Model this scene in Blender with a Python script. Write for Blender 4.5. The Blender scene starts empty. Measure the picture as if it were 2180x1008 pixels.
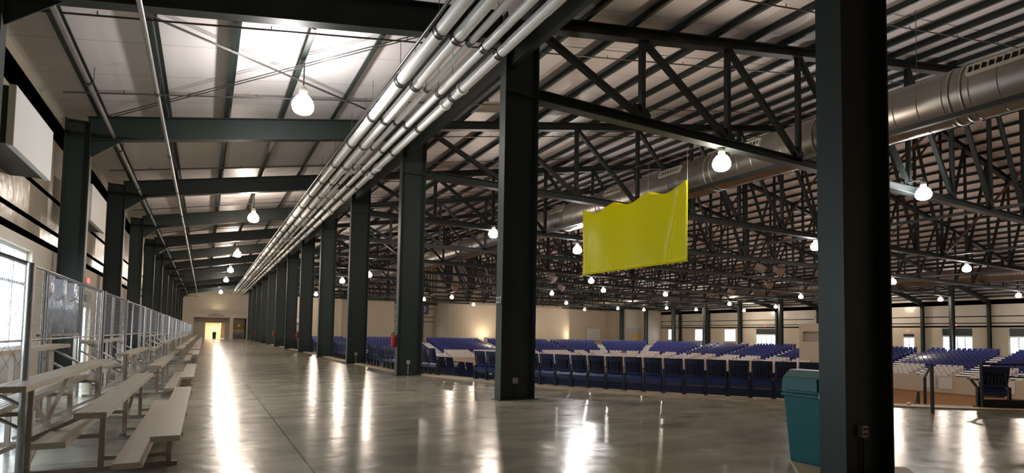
import bpy, math, random
from mathutils import Vector, Matrix
random.seed(7)
S = bpy.context.scene
COL = S.collection
# ------------------------------------------------------------------ camera, world, exposure
EYE = 1.45
def cam_axes(yaw, pitch, roll):
    cy, sy, cp, sp = math.cos(yaw), math.sin(yaw), math.cos(pitch), math.sin(pitch)
    f = Vector((sy*cp, cy*cp, sp)); r = Vector((cy, -sy, 0)); u = r.cross(f)
    cr, sr = math.cos(roll), math.sin(roll)
    return cr*r+sr*u, -sr*r+cr*u, f
cr_, cu_, cf_ = cam_axes(.4984, .0519, .0170)
cam = bpy.data.cameras.new('camera'); camo = bpy.data.objects.new('camera', cam); COL.objects.link(camo)
camo.matrix_world = Matrix(((cr_.x, cu_.x, -cf_.x, 0), (cr_.y, cu_.y, -cf_.y, 0), (cr_.z, cu_.z, -cf_.z, EYE), (0, 0, 0, 1)))
cam.sensor_width = 36; cam.lens = 36*1200/2180; cam.shift_y = 147.3/2180; cam.clip_start = .05; cam.clip_end = 400
S.camera = camo
S.view_settings.view_transform = 'Standard'; S.view_settings.look = 'None'; S.view_settings.gamma = 1
S.view_settings.use_curve_mapping = False
S.view_settings.exposure = 0.75
w = bpy.data.worlds.new('daylight'); S.world = w; w.use_nodes = True
bg = w.node_tree.nodes['Background']; bg.inputs[0].default_value = (.86, .93, 1, 1); bg.inputs[1].default_value = 7.0
LAMP_W = 480.0          # power of each high-bay lamp
S.render.engine = 'CYCLES'
S.cycles.use_denoising = True
S.cycles.max_bounces = 6; S.cycles.diffuse_bounces = 3; S.cycles.glossy_bounces = 3; S.cycles.transparent_max_bounces = 16
S.cycles.sample_clamp_indirect = 6.0
S.cycles.caustics_reflective = False; S.cycles.caustics_refractive = False

# ------------------------------------------------------------------ materials
def mat(name, col, rough=.6, metal=0., spec=.5, noise=None, bump=None, emit=None, coat=0.):
    m = bpy.data.materials.new(name); m.use_nodes = True; nt = m.node_tree; b = nt.nodes['Principled BSDF']
    b.inputs['Base Color'].default_value = (*col, 1); b.inputs['Roughness'].default_value = rough
    b.inputs['Metallic'].default_value = metal; b.inputs['Specular IOR Level'].default_value = spec
    if coat: b.inputs['Coat Weight'].default_value = coat; b.inputs['Coat Roughness'].default_value = .12
    tc = nt.nodes.new('ShaderNodeTexCoord')
    if noise:
        sc, amt = noise
        n = nt.nodes.new('ShaderNodeTexNoise'); n.inputs['Scale'].default_value = sc; n.inputs['Detail'].default_value = 5
        nt.links.new(tc.outputs['Object'], n.inputs['Vector'])
        mx = nt.nodes.new('ShaderNodeMix'); mx.data_type = 'RGBA'
        mx.inputs['A'].default_value = (*[c*(1-amt) for c in col], 1); mx.inputs['B'].default_value = (*[min(1, c*(1+amt)) for c in col], 1)
        nt.links.new(n.outputs['Fac'], mx.inputs['Factor']); nt.links.new(mx.outputs['Result'], b.inputs['Base Color'])
    if bump:
        sc, st = bump
        n2 = nt.nodes.new('ShaderNodeTexNoise'); n2.inputs['Scale'].default_value = sc; n2.inputs['Detail'].default_value = 3
        nt.links.new(tc.outputs['Object'], n2.inputs['Vector'])
        bp = nt.nodes.new('ShaderNodeBump'); bp.inputs['Strength'].default_value = st; bp.inputs['Distance'].default_value = .05
        nt.links.new(n2.outputs['Fac'], bp.inputs['Height']); nt.links.new(bp.outputs['Normal'], b.inputs['Normal'])
    if emit:
        b.inputs['Emission Color'].default_value = (*emit[0], 1); b.inputs['Emission Strength'].default_value = emit[1]
    return m
GREEN = mat('green_steel', (.017, .028, .024), .45, noise=(3, .12))
TRUSS = mat('truss_steel', (.013, .019, .018), .5, noise=(3, .12))
RED_OXIDE = mat('primer_steel', (.10, .035, .018), .6)
WIRE = mat('fence_wire', (.25, .25, .26), .45, .3)
GALV = mat('galvanised_steel', (.42, .42, .42), .38, .8, noise=(8, .15))
DUCT = mat('spiral_duct_steel', (.27, .25, .23), .36, .75, noise=(2, .15))
VENTM = mat('vent_white', (.55, .52, .45), .5)
DARK = mat('dark_void', (.01, .01, .01), .7)
PIPE = mat('white_pipe', (.88, .87, .82), .4)
CLAMP = mat('clamp_steel', (.18, .18, .17), .35, .7)
SPIPE = mat('grey_pipe', (.09, .085, .08), .35, .5)
ALU = mat('aluminium_plank', (.56, .50, .41), .42, .55, noise=(9, .12))
ALUF = mat('aluminium_frame', (.44, .37, .30), .5, .45)
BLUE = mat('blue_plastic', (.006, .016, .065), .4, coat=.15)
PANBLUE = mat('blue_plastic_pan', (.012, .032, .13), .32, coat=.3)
BLUEF = mat('blue_plastic_far', (.048, .065, .27), .25, coat=.8)  # lighter blue used for the far stand seats
SWHITE = mat('white_plastic', (.80, .75, .74), .35)
BLACK = mat('black_metal', (.008, .009, .012), .45)
YELLOW = mat('yellow_plastic', (.95, .87, .0), .25, spec=.6, noise=(30, .04), bump=(4, .12))
TEAL = mat('teal_plastic', (.008, .14, .155), .42)
CREAM = mat('cream_wall', (.62, .54, .42), .75, noise=(.6, .05))
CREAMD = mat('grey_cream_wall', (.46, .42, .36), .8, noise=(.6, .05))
FOIL_SHADED = mat('insulation_sheet_shaded', (.40, .34, .25), .25, spec=.7, noise=(.8, .1), bump=(1.3, .6))  # same insulation as FOIL, bleacher-side shade put into a darker colour
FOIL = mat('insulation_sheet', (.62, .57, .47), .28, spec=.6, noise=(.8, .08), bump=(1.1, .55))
WHITE = mat('white_paint', (.75, .75, .73), .5)
CONC = mat('bowl_concrete', (.34, .28, .20), .7, noise=(1.5, .12))
CURB = mat('curb_concrete', (.58, .45, .30), .6, noise=(2, .15))
DIRT = mat('arena_dirt', (.33, .15, .05), .95, noise=(1.2, .12))
RED = mat('extinguisher_red', (.35, .01, .01), .3)
EXITR = mat('exit_red', (.5, .02, .02), .4, emit=((1, .05, .05), 4))
WARM = mat('warm_corridor', (.80, .66, .48), .7)
BROWN = mat('cork_brown', (.36, .20, .05), .8)
BANNERB = mat('banner_purple', (.10, .10, .24), .6)
def roof_mat():
    m = mat('roof_insulation', (.70, .67, .64), .45, bump=(.5, .25)); nt = m.node_tree; b = nt.nodes['Principled BSDF']
    g = nt.nodes.new('ShaderNodeNewGeometry'); sp = nt.nodes.new('ShaderNodeSeparateXYZ'); nt.links.new(g.outputs['Position'], sp.inputs[0])
    a = nt.nodes.new('ShaderNodeMath'); a.operation = 'PINGPONG'; a.inputs[1].default_value = .91
    nt.links.new(sp.outputs['Y'], a.inputs[0])
    c = nt.nodes.new('ShaderNodeMath'); c.operation = 'LESS_THAN'; c.inputs[1].default_value = .012; nt.links.new(a.outputs[0], c.inputs[0])
    n = nt.nodes.new('ShaderNodeTexNoise'); n.inputs['Scale'].default_value = .35; nt.links.new(g.outputs['Position'], n.inputs['Vector'])
    m1 = nt.nodes.new('ShaderNodeMix'); m1.data_type = 'RGBA'; m1.inputs['A'].default_value = (.80, .75, .74, 1); m1.inputs['B'].default_value = (.68, .62, .60, 1)
    nt.links.new(n.outputs['Fac'], m1.inputs['Factor'])
    m2 = nt.nodes.new('ShaderNodeMix'); m2.data_type = 'RGBA'; m2.inputs['B'].default_value = (.42, .40, .38, 1)
    nt.links.new(c.outputs[0], m2.inputs['Factor']); nt.links.new(m1.outputs['Result'], m2.inputs['A']); nt.links.new(m2.outputs['Result'], b.inputs['Base Color'])
    return m
ROOF = roof_mat()
def floor_mat():
    m = mat('polished_concrete', (.3, .3, .27), .2); nt = m.node_tree; b = nt.nodes['Principled BSDF']; L = nt.links
    g = nt.nodes.new('ShaderNodeNewGeometry'); sp = nt.nodes.new('ShaderNodeSeparateXYZ'); L.new(g.outputs['Position'], sp.inputs[0])
    def line(axis, off, period, half):
        s = nt.nodes.new('ShaderNodeMath'); s.operation = 'SUBTRACT'; s.inputs[1].default_value = off; L.new(sp.outputs[axis], s.inputs[0])
        a = nt.nodes.new('ShaderNodeMath'); a.operation = 'PINGPONG'; a.inputs[1].default_value = period/2; L.new(s.outputs[0], a.inputs[0])
        c = nt.nodes.new('ShaderNodeMath'); c.operation = 'LESS_THAN'; c.inputs[1].default_value = half; L.new(a.outputs[0], c.inputs[0]); return c
    l1 = line('X', 1.05, 9.4, .010); l2 = line('Y', 7.6, 7.62, .008)
    mxl = nt.nodes.new('ShaderNodeMath'); mxl.operation = 'MAXIMUM'; L.new(l1.outputs[0], mxl.inputs[0]); L.new(l2.outputs[0], mxl.inputs[1])
    mp = nt.nodes.new('ShaderNodeMapping'); mp.inputs['Scale'].default_value = (.5, 1.0, 1); L.new(g.outputs['Position'], mp.inputs[0])
    n = nt.nodes.new('ShaderNodeTexNoise'); n.inputs['Scale'].default_value = 1.2; n.inputs['Detail'].default_value = 9; n.inputs['Roughness'].default_value = .62; n.inputs['Distortion'].default_value = .15
    L.new(mp.outputs[0], n.inputs['Vector'])
    r = nt.nodes.new('ShaderNodeValToRGB'); e = r.color_ramp.elements
    e[0].position = .32; e[0].color = (.215, .20, .155, 1); e[1].position = .70; e[1].color = (.47, .43, .33, 1)
    L.new(n.outputs['Fac'], r.inputs['Fac'])
    m2 = nt.nodes.new('ShaderNodeMix'); m2.data_type = 'RGBA'; m2.inputs['B'].default_value = (.03, .03, .03, 1)
    L.new(mxl.outputs[0], m2.inputs['Factor']); L.new(r.outputs['Color'], m2.inputs['A']); L.new(m2.outputs['Result'], b.inputs['Base Color'])
    n3 = nt.nodes.new('ShaderNodeTexNoise'); n3.inputs['Scale'].default_value = 2.5; n3.inputs['Detail'].default_value = 6; L.new(g.outputs['Position'], n3.inputs['Vector'])
    mr = nt.nodes.new('ShaderNodeMapRange'); mr.inputs['To Min'].default_value = .11; mr.inputs['To Max'].default_value = .30; L.new(n3.outputs['Fac'], mr.inputs['Value'])
    L.new(mr.outputs['Result'], b.inputs['Roughness'])
    b.inputs['Specular IOR Level'].default_value = .62
    mp4 = nt.nodes.new('ShaderNodeMapping'); mp4.inputs['Scale'].default_value = (3, 3, 1); L.new(g.outputs['Position'], mp4.inputs[0])
    n4 = nt.nodes.new('ShaderNodeTexNoise'); n4.inputs['Scale'].default_value = 1.3; n4.inputs['Detail'].default_value = 4; L.new(mp4.outputs[0], n4.inputs['Vector'])
    bp = nt.nodes.new('ShaderNodeBump'); bp.inputs['Strength'].default_value = .14; bp.inputs['Distance'].default_value = .03
    L.new(n4.outputs['Fac'], bp.inputs['Height']); L.new(bp.outputs['Normal'], b.inputs['Normal'])
    return m
FLOOR = floor_mat()
def glow(name, col, strength, transp):
    m = bpy.data.materials.new(name); m.use_nodes = True; nt = m.node_tree; nt.nodes.clear()
    o = nt.nodes.new('ShaderNodeOutputMaterial'); e = nt.nodes.new('ShaderNodeEmission'); t = nt.nodes.new('ShaderNodeBsdfTransparent'); x = nt.nodes.new('ShaderNodeMixShader')
    e.inputs[0].default_value = (*col, 1); e.inputs[1].default_value = strength; x.inputs[0].default_value = 1-transp
    nt.links.new(t.outputs[0], x.inputs[1]); nt.links.new(e.outputs[0], x.inputs[2]); nt.links.new(x.outputs[0], o.inputs[0]); return m
DOME = glow('lit_acrylic_reflector', (1, .93, .85), 14, .5)
DOMEC = glow('lit_acrylic_reflector_cool', (.93, .95, 1), 16, .5)
def glass():
    m = bpy.data.materials.new('window_glass'); m.use_nodes = True; nt = m.node_tree; nt.nodes.clear()
    o = nt.nodes.new('ShaderNodeOutputMaterial'); g = nt.nodes.new('ShaderNodeBsdfGlossy'); t = nt.nodes.new('ShaderNodeBsdfTransparent'); x = nt.nodes.new('ShaderNodeMixShader')
    g.inputs['Roughness'].default_value = .05; t.inputs[0].default_value = (.93, .97, 1, 1); x.inputs[0].default_value = .06
    nt.links.new(t.outputs[0], x.inputs[1]); nt.links.new(g.outputs[0], x.inputs[2]); nt.links.new(x.outputs[0], o.inputs[0]); return m
GLASS = glass()

# ------------------------------------------------------------------ mesh helpers
class MB:
    def __init__(s): s.v = []; s.f = []; s.sm = []
    def add(s, vs, fs, smooth=False):
        n = len(s.v); s.v += [tuple(v) for v in vs]; s.f += [tuple(i+n for i in f) for f in fs]; s.sm += [smooth]*len(fs); return s
    def box(s, a, b):
        x0, y0, z0 = a; x1, y1, z1 = b
        return s.add([(x0,y0,z0),(x1,y0,z0),(x1,y1,z0),(x0,y1,z0),(x0,y0,z1),(x1,y0,z1),(x1,y1,z1),(x0,y1,z1)],
                     [(0,3,2,1),(4,5,6,7),(0,1,5,4),(1,2,6,5),(2,3,7,6),(3,0,4,7)])
    def frame(s, p, q, side):
        p, q = Vector(p), Vector(q); d = (q-p).normalized(); side = Vector(side)
        side = (side-d*side.dot(d)).normalized(); return p, q, side, d.cross(side)
    def prism(s, p, q, prof, side=(0,1,0), smooth=False):
        """profile [(a along side, b along d x side)] swept from p to q"""
        p, q, A, B = s.frame(p, q, side); n = len(prof)
        vs = [p+A*a+B*b for a, b in prof]+[q+A*a+B*b for a, b in prof]
        fs = [(i, (i+1) % n, n+(i+1) % n, n+i) for i in range(n)]
        m = len(s.v); s.add(vs, fs, smooth); s.add(vs, [tuple(range(n))[::-1], tuple(range(n, 2*n))]); return s
    def bar(s, p, q, wa, wb, side=(0,1,0)):
        a, b = wa/2, wb/2; return s.prism(p, q, [(-a,-b),(a,-b),(a,b),(-a,b)], side)
    def tube(s, p, q, r, n=8):
        side = (0,0,1) if abs((Vector(q)-Vector(p)).normalized().z) < .9 else (1,0,0)
        return s.prism(p, q, [(r*math.cos(2*math.pi*i/n), r*math.sin(2*math.pi*i/n)) for i in range(n)], side, True)
    def ibeam(s, p, q, w_, h_, t=.025, side=(0,1,0)):
        """flange width w_ along side, height h_ across"""
        w2, h2 = w_/2, h_/2
        pr = [(-w2,-h2),(w2,-h2),(w2,-h2+t),(t/2,-h2+t),(t/2,h2-t),(w2,h2-t),(w2,h2),(-w2,h2),(-w2,h2-t),(-t/2,h2-t),(-t/2,-h2+t),(-w2,-h2+t)]
        p_, q_, A, B = s.frame(p, q, side); n = 12
        vs = [p_+A*a+B*b for a, b in pr]+[q_+A*a+B*b for a, b in pr]
        s.add(vs, [(i, (i+1) % n, n+(i+1) % n, n+i) for i in range(n)])
        s.add(vs, [(0,1,2,11),(3,4,9,10),(5,6,7,8),(12,13,14,23),(15,16,21,22),(17,18,19,20)]); return s
    def lathe(s, prof, c=(0,0,0), n=16, smooth=True):
        vs = []; m = len(prof)
        for i in range(n):
            a = 2*math.pi*i/n
            vs += [(c[0]+r*math.cos(a), c[1]+r*math.sin(a), c[2]+z) for r, z in prof]
        fs = [(i*m+j, ((i+1) % n)*m+j, ((i+1) % n)*m+j+1, i*m+j+1) for i in range(n) for j in range(m-1)]
        return s.add(vs, fs, smooth)
    def poly(s, pts, thick, normal):
        """flat polygon extruded by thick along normal"""
        n = len(pts); N = Vector(normal).normalized()*thick; pts = [Vector(p) for p in pts]
        return s.add(pts+[p+N for p in pts], [tuple(range(n))[::-1], tuple(range(n, 2*n))]+[(i, (i+1) % n, n+(i+1) % n, n+i) for i in range(n)])
    def mesh(s, name, m):
        me = bpy.data.meshes.new(name); me.from_pydata(s.v, [], s.f); me.validate(); me.materials.append(m)
        if len(me.polygons) == len(s.sm): me.polygons.foreach_set('use_smooth', s.sm)
        me.update(); return me
    def build(s, name, m, parent=None, loc=(0,0,0)):
        return put(name, s.mesh(name, m), parent, loc)
def put(name, me, parent=None, loc=(0,0,0), rz=0):
    o = bpy.data.objects.new(name, me); COL.objects.link(o); o.location = loc; o.rotation_euler = (0, 0, rz)
    if parent: o.parent = parent
    return o
def tag(o, label=None, cat=None, group=None, kind=None):
    if label: o['label'] = label
    if cat: o['category'] = cat
    if group: o['group'] = group
    if kind: o['kind'] = kind
    return o
def empty(name, loc=(0,0,0), rz=0):
    o = bpy.data.objects.new(name, None); COL.objects.link(o); o.location = loc; o.rotation_euler = (0, 0, rz); o.empty_display_size = .1; return o
def struct(name, mb, m, label=None):
    o = mb.build(name, m); o['kind'] = 'structure'
    if label: o['label'] = label
    return o
def copy_tree(o, parent=None):
    c = o.copy(); COL.objects.link(c)
    if parent: c.parent = parent
    for ch in o.children: copy_tree(ch, c)
    return c
ORD = ['first','second','third','fourth','fifth','sixth','seventh','eighth','ninth','tenth','eleventh','twelfth','thirteenth','fourteenth','fifteenth','sixteenth','seventeenth','eighteenth','nineteenth','twentieth']
TENS = {2: 'twenty', 3: 'thirty', 4: 'forty', 5: 'fifty'}
def od(i):
    if i <= 20: return ORD[i-1]
    t, u = divmod(i, 10)
    return (TENS[t]+'-'+ORD[u-1]) if u else {3: 'thirtieth', 4: 'fortieth', 5: 'fiftieth'}[t]

# ------------------------------------------------------------------ building dimensions
BAY = 7.62; YF = 3.59; NF = 14                      # frame n stands at FY(n)
def FY(n): return YF+BAY*n
XC0, XC1 = 5.77, 6.65                               # aisle column faces
XR = 42.4                                           # ridge
XL, XRW = -3.6, 88.4                                # outer walls
YN, YE = -13.0, 104.0
def zr(x):                                          # top of rafters
    return 8.823+.187*((x if x <= XR else 2*XR-x)-5.77)
def mir(x): return 2*XR-x
# ---- roof
rb = MB()
for xa, xb in ((XL-.3, XR), (XR, XRW+.3)):
    p = [(xa, YN-.2, zr(xa)+.25), (xb, YN-.2, zr(xb)+.25), (xb, YE+.2, zr(xb)+.25), (xa, YE+.2, zr(xa)+.25)]
    rb.add(p+[(a, b, c+.15) for a, b, c in p], [(0,1,2,3),(7,6,5,4),(0,4,5,1),(1,5,6,2),(2,6,7,3),(3,7,4,0)])
struct('ceiling', rb, ROOF)
# ---- bowl outline
BX0, BX1, BY0, BY1, BR = 6.2, 78.6, 1.4, 90.0, 22.0
def ring(d, na=20, ns=10):
    r = BR-d; pts = []
    cs = [((BX0+BR, BY0+BR), 180), ((BX1-BR, BY0+BR), 270), ((BX1-BR, BY1-BR), 0), ((BX0+BR, BY1-BR), 90)]
    for k, ((cx, cy), a0) in enumerate(cs):
        arc = [(cx+r*math.cos(math.radians(a0+90*i/na)), cy+r*math.sin(math.radians(a0+90*i/na))) for i in range(na+1)]
        pts += arc
        (nx, ny), na0 = cs[(k+1) % 4]
        q = (nx+r*math.cos(math.radians(na0)), ny+r*math.sin(math.radians(na0))); p = arc[-1]
        pts += [(p[0]+(q[0]-p[0])*i/ns, p[1]+(q[1]-p[1])*i/ns) for i in range(1, ns)]
    return pts
def strip(mb, A, B, flip=False):
    n = len(A); fs = [(i, (i+1) % n, n+(i+1) % n, n+i) for i in range(n)]
    mb.add(A+B, [f[::-1] for f in fs] if flip else fs)
fl = MB(); R0 = ring(0)
ccx, ccy = (BX0+BX1)/2, (BY0+BY1)/2
out = []
for x, y in R0:
    dx, dy = x-ccx, y-ccy; t = 1e9
    if dx > 0: t = min(t, (XRW+3-ccx)/dx)
    if dx < 0: t = min(t, (XL-3-ccx)/dx)
    if dy > 0: t = min(t, (YE+3-ccy)/dy)
    if dy < 0: t = min(t, (YN-3-ccy)/dy)
    out.append((ccx+dx*t, ccy+dy*t, 0))
strip(fl, out, [(x, y, 0) for x, y in R0])
strip(fl, [(x, y, 0) for x, y in R0], [(x, y, -.2) for x, y in R0])
struct('floor', fl, FLOOR)
NROW, TR, RI, ZFL = 14, .85, .2, -3.7
tb = MB()
for r in range(NROW):
    A, B = ring(r*TR), ring((r+1)*TR); z = -RI*r-.001*(r == 0)
    strip(tb, [(x, y, z-.004) for x, y in A], [(x, y, z-.004) for x, y in B])
    strip(tb, [(x, y, z-.004) for x, y in B], [(x, y, z-RI) for x, y in B])
struct('floor_terrace', tb, CONC)
pb = MB(); A = ring(NROW*TR+.0); B = ring(NROW*TR+.18)
zt = -RI*NROW+.75
strip(pb, [(x, y, zt-.95) for x, y in A], [(x, y, zt) for x, y in A]); strip(pb, [(x, y, zt) for x, y in A], [(x, y, zt) for x, y in B]); strip(pb, [(x, y, zt) for x, y in B], [(x, y, ZFL) for x, y in B])
struct('wall_arena', pb, CREAM)
db = MB(); P = ring(NROW*TR+.1); db.add([(x, y, ZFL) for x, y in P], [tuple(range(len(P)))]); struct('floor_dirt', db, DIRT)
cb = MB(); A = ring(-.10); B = ring(.24)
strip(cb, [(x, y, 0) for x, y in A], [(x, y, .03) for x, y in A]); strip(cb, [(x, y, .03) for x, y in A], [(x, y, .03) for x, y in B]); strip(cb, [(x, y, .03) for x, y in B], [(x, y, -.01) for x, y in B])
struct('trim_1', cb, CURB)
# ---- side walls with openings
def wall_x(name, x0, x1, ya, yb, za, zb, holes, m):
    """wall in the YZ plane between x0 and x1 with rectangular holes (y0,y1,z0,z1)"""
    mb = MB(); ys = sorted({ya, yb}|{h[0] for h in holes}|{h[1] for h in holes})
    for a, b in zip(ys[:-1], ys[1:]):
        hs = [h for h in holes if h[0] < (a+b)/2 < h[1]]
        if not hs: mb.box((x0, a, za), (x1, b, zb)); continue
        h = hs[0]
        if h[2] > za: mb.box((x0, a, za), (x1, b, h[2]))
        if h[3] < zb: mb.box((x0, a, h[3]), (x1, b, zb))
    return struct(name, mb, m)
def wall_y(name, y0, y1, xa, xb, za, zb, holes, m):
    mb = MB(); xs = sorted({xa, xb}|{h[0] for h in holes}|{h[1] for h in holes})
    for a, b in zip(xs[:-1], xs[1:]):
        hs = [h for h in holes if h[0] < (a+b)/2 < h[1]]
        if not hs: mb.box((a, y0, za), (b, y1, zb)); continue
        h = hs[0]
        if h[2] > za: mb.box((a, y0, za), (b, y1, h[2]))
        if h[3] < zb: mb.box((a, y0, h[3]), (b, y1, zb))
    return struct(name, mb, m)
LW = [(13.1, 16.9, .95, 3.2)]+[(FY(n)+2.3, FY(n)+5.0, .95, 3.2) for n in (0, 3, 4, 6, 7, 9, 10)]   # windows in the aisle wall
LD = [(FY(2)+4.2, FY(2)+6.1, 0, 2.7), (FY(5)+3, FY(5)+5, 0, 2.7), (FY(8)+3, FY(8)+5, 0, 2.7)]
LW = [h for h in LW]
wall_x('wall_left', XL-.25, XL, YN, YE, 0, 3.45, LW+LD, CREAM)
wall_x('wall_left_upper', XL-.25, XL-.1, YN, YE, 3.45, 7.35, [], FOIL_SHADED)
RW = [(73.7, 76.2, .95, 3.25), (81.2, 83.7, .95, 3.25), (89.6, 91.3, .95, 3.25)]
RD = [(64.9, 69.2, 0, 3.4), (59.0, 60.6, 0, 3.4), (36.0, 39.6, 0, 3.4), (28.6, 32.3, 0, 3.4), (42.9, 44.5, 0, 2.6)]
wall_x('wall_right', XRW, XRW+.25, YN, YE, 0, 3.45, RW+RD, CREAM)
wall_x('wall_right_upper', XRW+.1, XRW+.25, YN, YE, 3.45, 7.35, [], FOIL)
# end walls: lower rectangle and gable
EH = [(32.6, 34.9, 0, 3.0)]
def gable(name, y0, y1, xa, xb, holes, m):
    mb = MB(); xs = sorted({xa, xb, XR}|{h[0] for h in holes}|{h[1] for h in holes}); xs = [x for x in xs if xa <= x <= xb]
    for a, b in zip(xs[:-1], xs[1:]):
        hs = [h for h in holes if h[0] < (a+b)/2 < h[1]]; zb = hs[0][3] if hs else -.3
        za_, zb_ = zr(a)+.3, zr(b)+.3
        vs = [(a,y0,zb),(b,y0,zb),(b,y0,zb_),(a,y0,za_),(a,y1,zb),(b,y1,zb),(b,y1,zb_),(a,y1,za_)]
        mb.add(vs, [(0,1,2,3),(7,6,5,4),(0,4,5,1),(1,5,6,2),(2,6,7,3),(3,7,4,0)])
    return struct(name, mb, m)
gable('wall_end', YE, YE+.25, 7.0, XRW+.3, EH, CREAM)
gable('wall_near', YN-.25, YN, XL-.3, XRW+.3, [], CREAM)

def window(n, axis, x, h, bars=(1, 1), label=None, dm=WHITE):
    """framed pane in a wall opening: parts frame > pane"""
    a0, a1, z0, z1 = h; f = MB(); t = .07
    def P(a, b, c0, c1, d=.05):
        return ((x-d, a, c0), (x+d, b, c1)) if axis == 'x' else ((a, x-d, c0), (b, x+d, c1))
    for q in ((a0, a1, z0, z0+t), (a0, a1, z1-t, z1), (a0, a0+t, z0+t, z1-t), (a1-t, a1, z0+t, z1-t)): f.box(*P(*q))
    nx, nz = bars
    for i in range(1, nx): c = a0+(a1-a0)*i/nx; f.box(*P(c-.03, c+.03, z0+t, z1-t, .04))
    for i in range(1, nz):
        c = z0+(z1-z0)*(.66 if nz == 2 else i/nz); f.box(*P(a0+t, a1-t, c-.03, c+.03, .035))
    o = f.build(n, dm); o['kind'] = 'structure'
    if label: o['label'] = label
    g = MB().box(*P(a0+t, a1-t, z0+t, z1-t, .006)).build('window_pane', GLASS, o)
    return o
k = 1
for i, h in enumerate(LW):
    window('window_%d' % k, 'x', XL-.15, h, (4 if h[1]-h[0] > 3 else 3, 2)); k += 1
for h in RW: window('window_%d' % k, 'x', XRW+.12, h, (2, 1)); k += 1
DG = mat('dark_transom', (.015, .03, .03), .3)
def door(n, axis, x, h, leaves=2, transom=2.35):
    a0, a1, z0, z1 = h; f = MB()
    def P(a, b, c0, c1, d=.05):
        return ((x-d, a, c0), (x+d, b, c1)) if axis == 'x' else ((a, x-d, c0), (b, x+d, c1))
    for q in ((a0, a0+.08, 0, z1), (a1-.08, a1, 0, z1), (a0+.08, a1-.08, z1-.08, z1), (a0+.08, a1-.08, transom-.05, transom+.05)): f.box(*P(*q))
    o = f.build(n, WHITE); o['kind'] = 'structure'
    wdt = (a1-a0-.16)/leaves
    for i in range(leaves):
        s0 = a0+.08+wdt*i; lf = MB()
        for q in ((s0+.01, s0+.09, .01, transom-.05), (s0+wdt-.09, s0+wdt-.01, .01, transom-.05), (s0+.09, s0+wdt-.09, .01, .25), (s0+.09, s0+wdt-.09, transom-.15, transom-.05), (s0+.09, s0+wdt-.09, .98, 1.05)): lf.box(*P(*q, .03))
        l = lf.build('door_leaf', WHITE, o); MB().box(*P(s0+.09, s0+wdt-.09, .25, transom-.15, .006)).build('door_pane', GLASS, l)
    if z1-transom > .3: MB().box(*P(a0+.08, a1-.08, transom+.05, z1-.08, .02)).build('transom_panel', DG, o)
    return o
k = 1
for h in LD: door('door_%d' % k, 'x', XL-.15, h, 2, 2.3); k += 1
for h in RD: door('door_%d' % k, 'x', XRW+.12, h, 4 if h[1]-h[0] > 3 else 2, 2.3 if h[3] > 3 else 2.1); k += 1
for h in EH: door('door_%d' % k, 'y', YE+.12, h, 2, 2.3); k += 1
# ---- girts and wall beams: each run is one thing
def girt(x, z, hgt, dep, sgn, label, grp):
    mb = MB(); x2 = x+sgn*dep
    mb.prism((x, YN+.1, z), (x, YE-.1, z), [(-hgt/2, 0), (hgt/2, 0), (hgt/2, -sgn*dep), (hgt/2-.03, -sgn*dep), (hgt/2-.03, -sgn*.02), (-hgt/2+.03, -sgn*.02), (-hgt/2+.03, -sgn*dep), (-hgt/2, -sgn*dep)], (0,0,1))
    return tag(mb.build('wall_girt', GREEN), label, 'girt', grp)
for z, h, d, nm in ((3.52, .30, .22, 'deep dark green beam over the windows'), (4.0, .12, .16, 'thin dark girt just above the window beam'), (4.88, .12, .16, 'thin dark girt between the two shiny insulation strips'), (6.72, .62, .30, 'deep dark eave girt along the top')):
    girt(XL-.1, z, h, d, 1, nm+' of the bleacher side wall', 'wall girts on the bleacher side')
    girt(XRW+.1, z, h, d, -1, nm+' of the far side wall', 'wall girts on the far side')
# ------------------------------------------------------------------ frames: columns, rafters, trusses
def i_column(mb, x0, x1, y, z0, z1, fw=.28, ft=.03):
    mb.box((x0, y-fw/2, z0), (x0+ft, y+fw/2, z1)); mb.box((x1-ft, y-fw/2, z0), (x1, y+fw/2, z1)); mb.box((x0+ft, y-.012, z0), (x1-ft, y+.012, z1))
colme = {}
def column(kind, n, x0, x1, label, grp):
    key = (kind)
    if key not in colme:
        a = MB(); zt_ = min(zr(x0), zr(x1))-.02
        if kind in ('aisle', 'faraisle'): zt_ = zr(x0 if kind == 'aisle' else x1)-.0
        i_column(a, 0, x1-x0, 0, .02, zt_)
        b = MB().box((-.06, -.2, 0), (x1-x0+.06, .2, .02))
        st = MB()
        for z in (7.0,):
            st.box((.03, -.13, z), (x1-x0-.03, -.012, z+.02)); st.box((.03, .012, z), (x1-x0-.03, .13, z+.02))
        colme[key] = (a.mesh('column_shaft', GREEN), b.mesh('base_plate', GREEN), st.mesh('stiffener_plate', GREEN))
    s, b, t = colme[key]; e = empty('steel_column', (x0, FY(n), 0)); put('column_shaft', s, e); put('base_plate', b, e); put('stiffener_plate', t, e)
    return tag(e, label, 'column', grp)
NUMCOL = {}
for n in range(NF):
    lab = {0: 'very wide dark green steel column beside the teal waste bin', 1: 'dark green steel column carrying the number plate'}.get(n, 'dark green steel column, %s beyond the numbered one in the aisle row' % od(n-1) if n > 1 else '')
    NUMCOL[n] = column('aisle', n, XC0, XC1, lab, 'aisle row columns')
    column('wall', n, -3.48, -2.9, 'dark green steel column against the bleacher side wall, %s from the camera' % od(n+1), 'bleacher side wall columns')
    column('faraisle', n, mir(XC1), mir(XC0), 'slender dark column behind the far stands, %s along that row' % od(n+1), 'far row columns')
    column('farwall', n, mir(-2.9), mir(-3.48), 'slender dark column on the far outer wall, %s along that wall' % od(n+1), 'far wall columns')
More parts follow.
